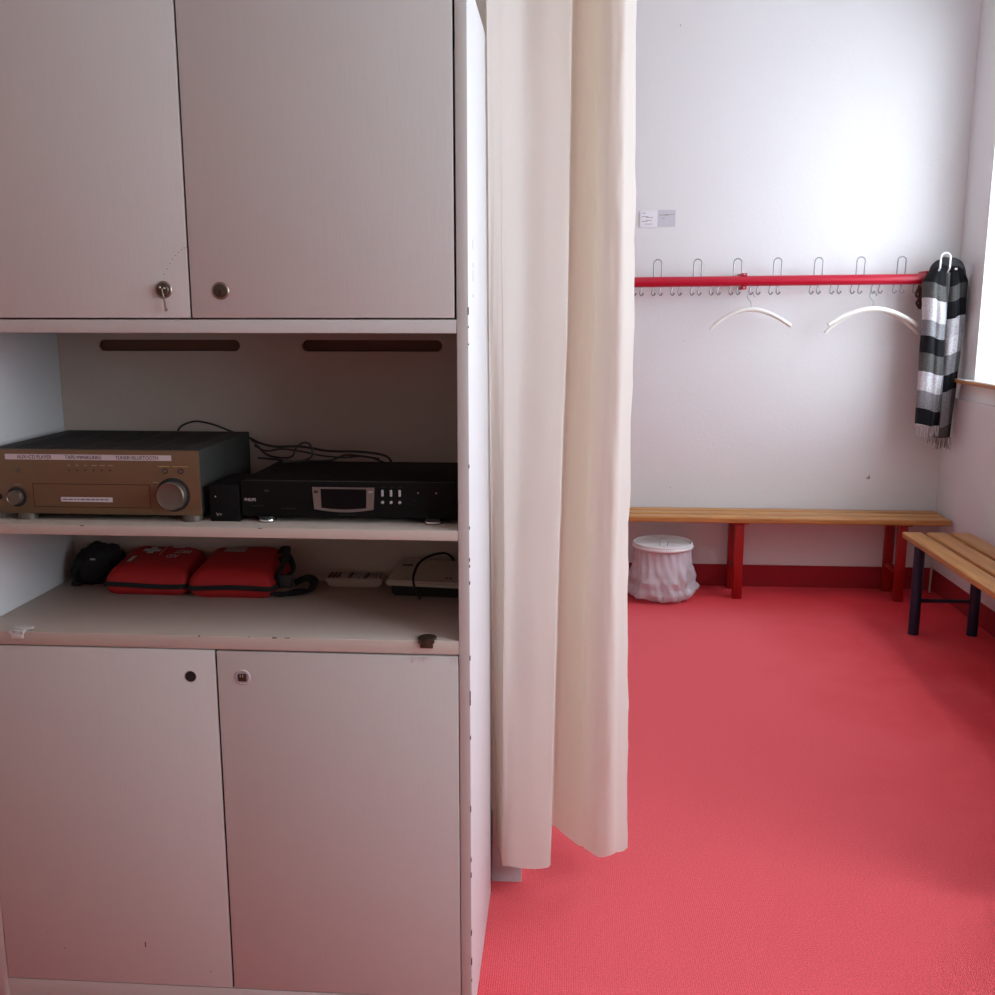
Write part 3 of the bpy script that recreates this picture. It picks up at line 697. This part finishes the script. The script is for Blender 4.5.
# ---------------- curtains in the doorway ----------------
CT = [(-0.180,-0.180,-0.179,-0.180,(2.415,2.235),0.124),(-0.176,-0.177,-0.172,-0.171,(2.420,2.245),0.113),(-0.168,-0.164,-0.153,-0.158,(2.385,2.262),0.105),(-0.157,-0.150,-0.149,-0.153,(2.358,2.282),0.094),(-0.153,-0.144,-0.143,-0.149,(2.352,2.29),0.094),
(-0.114,-0.107,-0.121,-0.132,2.345,0.099),(-0.060,-0.053,-0.066,-0.080,2.345,0.093),(-0.008,-0.008,-0.022,-0.038,2.351,0.094),(-0.001,-0.002,-0.016,-0.030,2.357,0.097),(0.001,-0.001,-0.015,-0.028,2.365,0.100),
(-0.003,-0.005,-0.020,-0.033,2.430,0.113),(0.006,-0.000,-0.013,-0.026,2.500,0.130),(0.037,0.029,0.013,0.004,2.500,0.107),(0.057,0.058,0.048,0.044,2.460,0.099),
(0.0585,0.062,0.0555,0.0575,2.426,0.115),(0.0605,0.0645,0.058,0.060,2.415,0.116),(0.071,0.080,0.076,0.075,2.400,0.115),(0.092,0.103,0.100,0.100,2.385,0.110),(0.115,0.126,0.122,0.131,2.385,0.118),
(0.127,0.140,0.136,0.146,2.420,0.108),(0.138,0.149,0.148,0.161,2.450,0.092),(0.147,0.161,0.160,0.176,2.480,0.085)]
def interp(zs, xs, z):
    if z <= zs[0]: return xs[0]
    for (a, b), (p, q) in zip(zip(zs, zs[1:]), zip(xs, xs[1:])):
        if z <= b: t = (z-a)/(b-a); return p+(q-p)*t
    t = (z-zs[-2])/(zs[-1]-zs[-2]); return xs[-2]+(xs[-1]-xs[-2])*t if t < 1.5 else xs[-2]+(xs[-1]-xs[-2])*1.5
def curtain_mesh(ctrl, ztop, seed, rows=90, sub=7):
    bm = new(); grid = []
    for r_ in range(rows+1):
        v = r_/rows
        pts = []
        for c in ctrl:
            z = c[5]+(ztop-c[5])*v
            yy = c[4] if not isinstance(c[4], tuple) else interp((.11, 2.193), c[4], z)
            pts.append(Vector((interp((.11, .896, 1.46, 2.193), (c[3], c[2], c[1], c[0]), z), yy, z)))
        sp = spline(pts, sub) if r_ < 0 else spline(pts, sub); row = []
        for i, p in enumerate(sp):
            u = i/len(sp); n1 = noise.noise(Vector((u*9+seed, p.z*1.3, 0)))*.005+(noise.noise(Vector((u*16, p.z*11, seed)))*.010+noise.noise(Vector((u*30, p.z*26, seed)))*.004)*min(1, max(0, (u-.78)/.1)); n2 = noise.noise(Vector((u*30, p.z*5, seed)))*.0016
            edge = .004*noise.noise(Vector((p.z*6, seed, 3)))*max(0, (u-.8)/.2)
            row.append(bm.verts.new((p.x+n1*.35+edge, p.y+n1+n2, p.z)))
        grid.append(row)
    for A, B in zip(grid, grid[1:]):
        for k in range(len(A)-1): bm.faces.new((A[k], A[k+1], B[k+1], B[k]))
    return bm
cur = thing('curtain', 'cream cloth curtain hanging in folds beside the white cabinet', 'curtain', (0, 2.42, .1))
o = obj('curtain_cloth', curtain_mesh(CT, 2.68, 2), M['curtain'], cur)
# hem seam
CR = [((1.086, 1.087, 1.090, 1.106) if i == 0 else (1.094+.03*i+(.012 if i % 2 else 0),)*4)+(2.43+(.03 if i % 2 else -.03), .062+.006*math.sin(i)) for i in range(13)]
cur2 = thing('curtain', 'cream cloth curtain at the right edge of the doorway, only its lower edge showing', 'curtain', (1.28, 2.42, .06))
bmc = curtain_mesh(CR, 2.68, 7, 50, 5)
obj('curtain_cloth', bmc, M['curtain'], cur2)
bm = new(); tube(bm, [(-.25, 2.41, 2.70), (1.55, 2.41, 2.70)], .014, 12)
rail_ = thing('curtain_rod', 'white rod across the top of the doorway carrying the cream curtains', 'curtain rod', (.6, 2.41, 2.7))
obj('rod', bm, M['whiteplastic'], rail_)
for x in (-.23, 1.53): obj('bracket', box(new(), x-.01, x+.01, 2.41, 2.4495, 2.69, 2.71), M['whiteplastic'], rail_)

# ---------------- back bench (red legs) ----------------
def rslat(bm, x0, x1, y0, y1, z0, z1): return box(bm, x0, x1, y0, y1, z0, z1, .006, 3)
bb = thing('bench', 'long slatted wooden bench with red legs along the back wall', 'bench', (.9, 5.32, 0))
for k in range(3):
    y = 5.178+k*.097; obj('seat_slat', rslat(new(), -.55, 1.99, y, y+.071, .416, .4475), M['oakx'], bb)
for x in (-.14, .917, 1.757):
    obj('seat_bracket', box(new(), x-.045, x+.045, 5.20, 5.445, .407, .4155, .001), M['redleg'], bb)
    obj('crossbar', box(new(), x-.018, x+.018, 5.2355, 5.3995, .14, .165, .003), M['redleg'], bb)
    for y in (5.20, 5.40):
        obj('leg', box(new(), x-.024, x+.024, y, y+.035, 0, .4068, .003), M['redleg'], bb)
# ---------------- right bench (blue legs) ----------------
rb = thing('bench', 'slatted wooden bench with dark blue tube legs along the right wall', 'bench', (1.80, 3.9, 0))
for k in range(3):
    x = 1.640+k*.1155; obj('seat_slat', rslat(new(), x, x+.093, 2.95, 4.875, .421, .450), M['oaky'], rb)
for y in (4.66, 3.14):
    for x in (1.655, 1.925):
        bm = new(); cyl(bm, (x, y, 0), (x, y, .4205), .0245, n=28); lg = obj('leg', bm, M['bluetube'], rb)
    bm = new(); box(bm, 1.6797, 1.9003, y-.02, y+.02, .398, .4205, .003); obj('seat_support', bm, M['bluetube'], rb)
    bm = new(); cyl(bm, (1.6797, y, .165), (1.9003, y, .165), .009, n=16); obj('crossbar', bm, M['bluetube'], rb)

# ---------------- slim rod in the corner ----------------
tag(obj('rod', tube(new(), [(1.986, 5.40, 0.001), (1.993, 5.405, .41)], .006, 10), M['cream']), 'slim pale rod standing in the corner behind the red-legged bench', 'rod')

# ---------------- waste bin ----------------
bc = (.519, 5.225, 0)
bn = thing('waste_bin', 'white lidded waste bin lined with a crumpled translucent bag under the back bench', 'waste bin', bc)
bm = new(); _, rg = lathe(bm, [(.112, .002), (.116, .001), (.120, .004), (.145, .276), (.145, .280)], bc); bm.faces.new(rg[0]); obj('bin_body', bm, M['whiteplastic'], bn)
bm = new(); _, rg = lathe(bm, [(.147, .274), (.158, .275), (.1615, .279), (.1615, .286), (.158, .290), (.1565, .293), (.1575, .300), (.154, .304), (.149, .303), (.146, .298), (.144, .2935), (.10, .292), (.03, .2925)], bc); bm.faces.new(rg[-1]); bm.faces.new(rg[0])
lid = obj('lid', bm, M['whiteplastic'], bn)
obj('lid_handle', tube(new(), [(bc[0]-.020, bc[1]-.06, .293), (bc[0]-.021, bc[1]-.06, .312), (bc[0]-.010, bc[1]-.06, .324), (bc[0]+.008, bc[1]-.06, .325), (bc[0]+.019, bc[1]-.06, .316), (bc[0]+.019, bc[1]-.06, .293)], .0022, 8, smooth=6), M['wire'], lid)
def wob(r, z, a, j):
    f = min(1, max(0, (.27-z)/.20)); ca, sa = math.cos(a), math.sin(a)
    n = noise.noise(Vector((ca*1.8, sa*1.8, z*5+2))); n2 = noise.noise(Vector((ca*6+z*9, sa*6, z*13+4))); n3 = 1-abs(noise.noise(Vector((ca*4+z*14, sa*4, z*6))))*2
    rr = r+f*(n*.040+n2*.022+(n3-.5)*.012)+.004*math.sin(a*23+z*30)*(1-f)
    return rr, max(.002, z+(abs(n)*.03 if j < 3 else 0))
prof = [(.126, .004), (.140, .004), (.158, .010), (.172, .030), (.176, .048), (.166, .062), (.156, .072), (.153, .084), (.156, .10), (.160, .115), (.158, .13), (.156, .145), (.156, .16), (.155, .175), (.153, .19), (.152, .205), (.151, .22), (.150, .235), (.150, .25), (.149, .262), (.1495, .273)]
bm = new(); lathe(bm, prof, bc, 140, wob)
o = obj('bin_liner', bm, M['bag'], bn, label='crumpled translucent white bin bag')

# ---------------- coat rail ----------------
zr = lambda x: 1.6585+.0092*(x-.34)
RY = 5.37
cr_ = thing('coat_rail', 'red tubular coat rail with wire loops and small hooks across the back wall', 'coat rail', (.7, RY, 1.66))
obj('rail', tube(new(), [(-.55, RY, zr(-.55)), (1.965, RY, zr(1.965))], .0265, 24), M['redpaint'], cr_)
for x in (-.4, .909, 1.838):
    bm = new(); z = zr(x)
    box(bm, x-.014, x+.014, RY-.012, YB-.0005, z+.0267, z+.040, .001); box(bm, x-.013, x+.013, RY-.012, YB-.0005, z-.043, z-.0267, .001); box(bm, x-.014, x+.014, RY+.028, RY+.036, z-.043, z+.04, .001)
    b = obj('bracket', bm, M['redpaint'], cr_)
    bm = new(); cyl(bm, (x, RY-.015, z+.0335), (x, RY-.012, z+.0335), .004, n=12); cyl(bm, (x, RY-.015, z-.034), (x, RY-.012, z-.034), .004, n=12); obj('screw', bm, M['print'], b)
def loop(x, last=False):
    z = zr(x); h = .094; w_ = .0205; ps = [(x-w_, RY, z+.024), (x-w_, RY-.004, z+h-.012)]+[(x-w_*math.cos(PI*k/8), RY-.006, z+h+w_*math.sin(PI*k/8)*1.0) for k in range(9)]+[(x+w_, RY-.004, z+h-.012), (x+w_, RY, z+.024)]
    return obj('hat_loop', tube(new(), ps, .0034, 8), M['wire'], cr_)
for x in (-.36, -.155, .052, .258, .463, .669, .874, 1.078, 1.286, 1.498, 1.703): loop(x)
ll = None
def jhook(x):
    z = zr(x)-.024
    ps = [(x+.003, RY+.002, z), (x-.001, RY-.002, z-.016), (x-.005, RY-.008, z-.030), (x-.004, RY-.012, z-.040), (x+.003, RY-.015, z-.045), (x+.009, RY-.017, z-.040), (x+.011, RY-.018, z-.032)]
    return obj('hook', tube(new(), ps, lambda t: .0036+.0022*max(0, t-.8)/.2, 8, smooth=4), M['wire'], cr_)
for px in [497, 517, 537, 557, 577, 597, 617, 637.7, 657.3, 676.7, 696.5, 716, 735.8, 756, 776, 816.4, 837, 857.5, 878, 899.3, 919]:
    c = .463+(px-658)*.00508
    jhook(c-.0185); jhook(c+.0185)
# last loop carrying the scarf reaches forward of the rail
z = zr(1.913)
ps = [(1.850, RY-.02, z+.015), (1.850, 5.26, z+.030), (1.850, 5.238, z+.050), (1.850, 5.236, 1.765)]+[(1.8735-.0235*math.cos(PI*k/8), 5.236, 1.772+.0235*math.sin(PI*k/8)) for k in range(9)]+[(1.897, 5.236, 1.765), (1.897, 5.238, z+.050), (1.897, 5.26, z+.030), (1.897, RY-.02, z+.015)]
obj('hat_loop', tube(new(), ps, .0048, 8), M['whitewire'], cr_, label='white wire loop holding the scarf')

# ---------------- clothes hangers ----------------
def hanger(cx, y, zt, wd, drop, rz, label, r=.0125, hook=True, asym=0):
    t = thing('coat_hanger', label, 'coat hanger', (cx, y, zt), 'plastic hangers on the coat rail')
    ps = []
    for k in range(17):
        s = -1+k/8; x = s*wd/2
        zz = -drop*(abs(s)**1.9)*(1-asym*s); ps.append((x*math.cos(rz), x*math.sin(rz), zz))
    bm = tube(new(), ps, lambda u: r*(1-.18*abs(2*u-1)), 16)
    o = obj('hanger_arm', bm, M['hanger']); o.parent = t
    top = zr(cx)-.066-zt+.0
    hz = top
    ps = [(0, 0, .010), (-.002, .002, hz*.45), (-.012, .004, hz*.62), (-.020, .006, hz*.8), (-.013, .012, hz*.98), (.002, .022, hz*1.06), (.014, .026, hz*.98), (.019, .02, hz*.8)]
    o = obj('hanger_hook', tube(new(), ps, .0016, 6, smooth=5), M['wire']); o.parent = t
    return t
hanger(.944, 5.325, 1.519, .415, .094, .02, 'white curved plastic hanger hanging left of centre on the red rail, nearest the bracket', asym=.10)
hanger(1.562, 5.315, 1.522, .455, .082, .05, 'ivory curved hanger partly hidden by the grey checked scarf', .014)
hanger(1.568, 5.352, 1.520, .475, .122, .02, 'second ivory hanger just behind and below the one beside the scarf', .011)
hanger(.138, 5.325, 1.519, .41, .094, .02, 'white curved hanger whose right tip shows beside the curtain edge')

# ---------------- scarf ----------------
sf = thing('scarf', 'grey black and white checked wool scarf hanging at the right end of the coat rail', 'scarf', (1.9, 5.29, .85))
def strand(name, secs, m, ztop, zbot, rows=70, sub=6, seed=0):
    """secs: list of levels (z, [(x,y),...]) cross-sections from bottom to top"""
    bm = new(); uvl = bm.loops.layers.uv.new('UVMap'); grid = []
    zs = [s[0] for s in secs]
    for r_ in range(rows+1):
        z = zbot+(ztop-zbot)*r_/rows
        pts = [Vector((interp(zs, [s[1][i][0] for s in secs], z), interp(zs, [s[1][i][1] for s in secs], z), z)) for i in range(len(secs[0][1]))]
        sp = spline(pts, sub)
        grid.append([(bm.verts.new((p.x+noise.noise(Vector((i*.12+seed, z*4, 0)))*.004, p.y+noise.noise(Vector((i*.15, z*5, seed)))*.006, p.z)), i/(len(sp)-1), (ztop-z)) for i, p in enumerate(sp)])
    for A, B in zip(grid, grid[1:]):
        for k in range(len(A)-1):
            q = (A[k], A[k+1], B[k+1], B[k]); f = bm.faces.new([a[0] for a in q])
            for l, a in zip(f.loops, q): l[uvl].uv = (a[1], max(0, a[2]+.012*math.sin(a[1]*5+seed)))
    o = obj(name, bm, m, sf); md = o.modifiers.new('s', 'SOLIDIFY'); md.thickness = .006; md.offset = 0
    return o
zp = lambda y: 1.753-(y-262)*.00494           # heights read down the scarf
bandsL = [(0, K), (.10, G), (zp(262)-zp(298), WH), (zp(262)-zp(320), G2), (zp(262)-zp(336), K), (zp(262)-zp(353), G), (zp(262)-zp(372), WH), (zp(262)-zp(392), G2), (zp(262)-zp(410), K), (zp(262)-zp(427), WH)]
mL = scarfmat('checked_wool', bandsL, [(0, 1), (.62, .85), (.80, .45)])
bandsR = [(0, K), (.09, G), (zp(262)-zp(296), K), (zp(262)-zp(313), WH), (zp(262)-zp(332), (.75, .74, .76)), (zp(262)-zp(350), G2), (zp(262)-zp(371), K), (zp(262)-zp(388), G2), (zp(262)-zp(425), G)]
mR = scarfmat('checked_wool_rear', bandsR, [(0, .9), (.50, .85), (.60, .35)])
A = .0
secL = [(.885, [(1.800, 5.275), (1.803, 5.245), (1.825, 5.235), (1.855, 5.245), (1.872, 5.250), (1.885, 5.265), (1.905, 5.262), (1.925, 5.285)]),
        (1.20, [(1.797, 5.275), (1.802, 5.240), (1.828, 5.225), (1.855, 5.235), (1.872, 5.228), (1.895, 5.245), (1.915, 5.262), (1.925, 5.290)]),
        (1.50, [(1.795, 5.280), (1.800, 5.240), (1.825, 5.220), (1.845, 5.232), (1.862, 5.220), (1.885, 5.235), (1.905, 5.262), (1.915, 5.300)]),
        (1.66, [(1.795, 5.305), (1.803, 5.265), (1.825, 5.235), (1.845, 5.240), (1.862, 5.238), (1.880, 5.250), (1.893, 5.262), (1.900, 5.300)]),
        (1.745, [(1.850, 5.315), (1.850, 5.290), (1.862, 5.272), (1.872, 5.268), (1.880, 5.268), (1.888, 5.272), (1.897, 5.288), (1.900, 5.305)])]
strand('front_length', secL, mL, 1.745, .925, seed=1)
secR = [(.86, [(1.905, 5.31), (1.908, 5.285), (1.925, 5.270), (1.945, 5.272), (1.958, 5.275), (1.970, 5.29), (1.985, 5.30), (1.985, 5.33)]),
        (1.20, [(1.920, 5.31), (1.918, 5.280), (1.930, 5.262), (1.950, 5.262), (1.965, 5.262), (1.985, 5.28), (1.995, 5.29), (1.997, 5.33)]),
        (1.50, [(1.925, 5.32), (1.922, 5.275), (1.935, 5.250), (1.955, 5.255), (1.968, 5.262), (1.992, 5.27), (2.012, 5.29), (2.016, 5.335)]),
        (1.66, [(1.905, 5.32), (1.912, 5.275), (1.925, 5.255), (1.942, 5.255), (1.955, 5.265), (1.985, 5.275), (2.005, 5.29), (2.015, 5.33)]),
        (1.735, [(1.905, 5.305), (1.907, 5.285), (1.915, 5.270), (1.925, 5.268), (1.935, 5.270), (1.952, 5.28), (1.972, 5.295), (1.980, 5.32)])]
strand('rear_length', secR, mR, 1.735, .865, seed=4)
# gathered top passing through the loop
bm = new(); tube(bm, [(1.835, 5.33, 1.655), (1.842, 5.30, 1.712), (1.872, 5.29, 1.742), (1.912, 5.29, 1.748), (1.952, 5.30, 1.738), (1.982, 5.315, 1.70), (1.992, 5.33, 1.64)], lambda u: .016+.014*math.sin(PI*u), 14, smooth=8)
for v in bm.verts: v.co += Vector((0, 1, 1))*noise.noise(v.co*40)*.005
obj('gathered_top', bm, mat('dark_wool', (.032, .033, .034), .95, 0, var=.6, vscale=170, bump=.7, bscale=200), sf)
obj('shadow_filler', tube(new(), [(1.902, 5.27, 1.70), (1.905, 5.275, 1.62), (1.908, 5.29, 1.4), (1.912, 5.30, 1.1), (1.91, 5.30, .95)], .012, 8, smooth=6), mat('dark_gap_shade', (.06, .062, .058), .95, 0, var=.5, vscale=150), sf, label='dark filler standing in for shade between the lengths')  # dark tube added as painted shade in the gap between the two lengths
obj('care_label', box(new(), 1.925, 1.937, 5.243, 5.246, 1.712, 1.722), M['print'], sf)
bm = new(); r = random.Random(3)
for k in range(16):
    x = 1.800+k*.0072; z = .927 if k < 11 else .93; tube(bm, [(x, 5.245+.004*math.sin(k), z), (x+r.uniform(-.003, .003), 5.243, z-.025), (x+r.uniform(-.005, .005), 5.245, z-.045-r.uniform(0, .014))], .0022, 5)
f1 = obj('fringe', bm, M['print'], sf, label='pale fringe'); 
bm = new()
for k in range(12):
    x = 1.912+k*.0066; tube(bm, [(x, 5.277, .868), (x+r.uniform(-.003, .003), 5.275, .84), (x+r.uniform(-.004, .004), 5.277, .815-r.uniform(0, .012))], .0022, 5)
for k in range(7):
    x = 1.868+k*.007; tube(bm, [(x, 5.262, .927), (x+r.uniform(-.003, .003), 5.262, .88), (x+r.uniform(-.004, .004), 5.262, .85-r.uniform(0, .02))], .0022, 5)
obj('fringe', bm, mat('grey_wool_fringe', (.22, .21, .19), .9), sf, label='grey fringe')

# brown bunched strap beside the scarf
bm = new()
tube(bm, [(1.793, 5.345, 1.64), (1.783, 5.34, 1.615), (1.776, 5.335, 1.59), (1.790, 5.33, 1.575), (1.780, 5.33, 1.55), (1.792, 5.33, 1.53)], .007, 8, smooth=6)
tube(bm, [(1.797, 5.34, 1.63), (1.795, 5.335, 1.59), (1.800, 5.335, 1.555), (1.798, 5.335, 1.52)], .009, 8, smooth=6)
tag(obj('scrunchie', bm, mat('dark_brown_cloth', (.06, .022, .016), .8, 0, var=.3, vscale=80)), 'dark brown cloth band hanging on a hook left of the checked scarf', 'cloth band')

# ---------------- paper notice ----------------
pn = thing('paper_notice', 'small white and grey printed notice on the back wall above the coat rail', 'notice', (.46, YB, 1.98))
def pbox(x0, x1, z0, z1, y, m, name): 
    bm = new(); box(bm, x0, x1, YB-y, YB-y+.0012, z0, z1); return obj(name, bm, m, pn, smooth=False)
ps_ = pbox(.371, .463, 1.945, 2.030, .005, M['paper'], 'white_sheet'); pbox(.4632, .556, 1.948, 2.033, .004, M['greypaper'], 'grey_sheet')
bm = new()
for a in ((.384, .400, 2.016), (.380, .415, 1.998), (.402, .438, 1.993), (.400, .433, 1.979), (.380, .410, 1.974), (.395, .436, 1.960), (.473, .520, 2.005), (.500, .550, 2.008), (.485, .500, 1.990)):
    box(bm, a[0], a[1], YB-.0056, YB-.003, a[2], a[2]+.0028)
marks(ps_, bm, M['printgrey'])
# small marks on the back wall
bm = new()
for x, z, s in ((.572, .551, .006), (.549, 2.937, .007), (.62, 1.35, .005)): box(bm, x, x+s*.6, YB-.0008, YB+.001, z, z+s)
v = [bm.verts.new(p) for p in ((1.627, YB-.0008, .612), (1.645, YB-.0008, .636), (1.650, YB-.0008, .612))]; bm.faces.new(v)
struct('trim_3', bm, M['printgrey'])

# uv-less tidy up
for o in bpy.data.objects:
    if o.type == 'MESH': o.data.update()
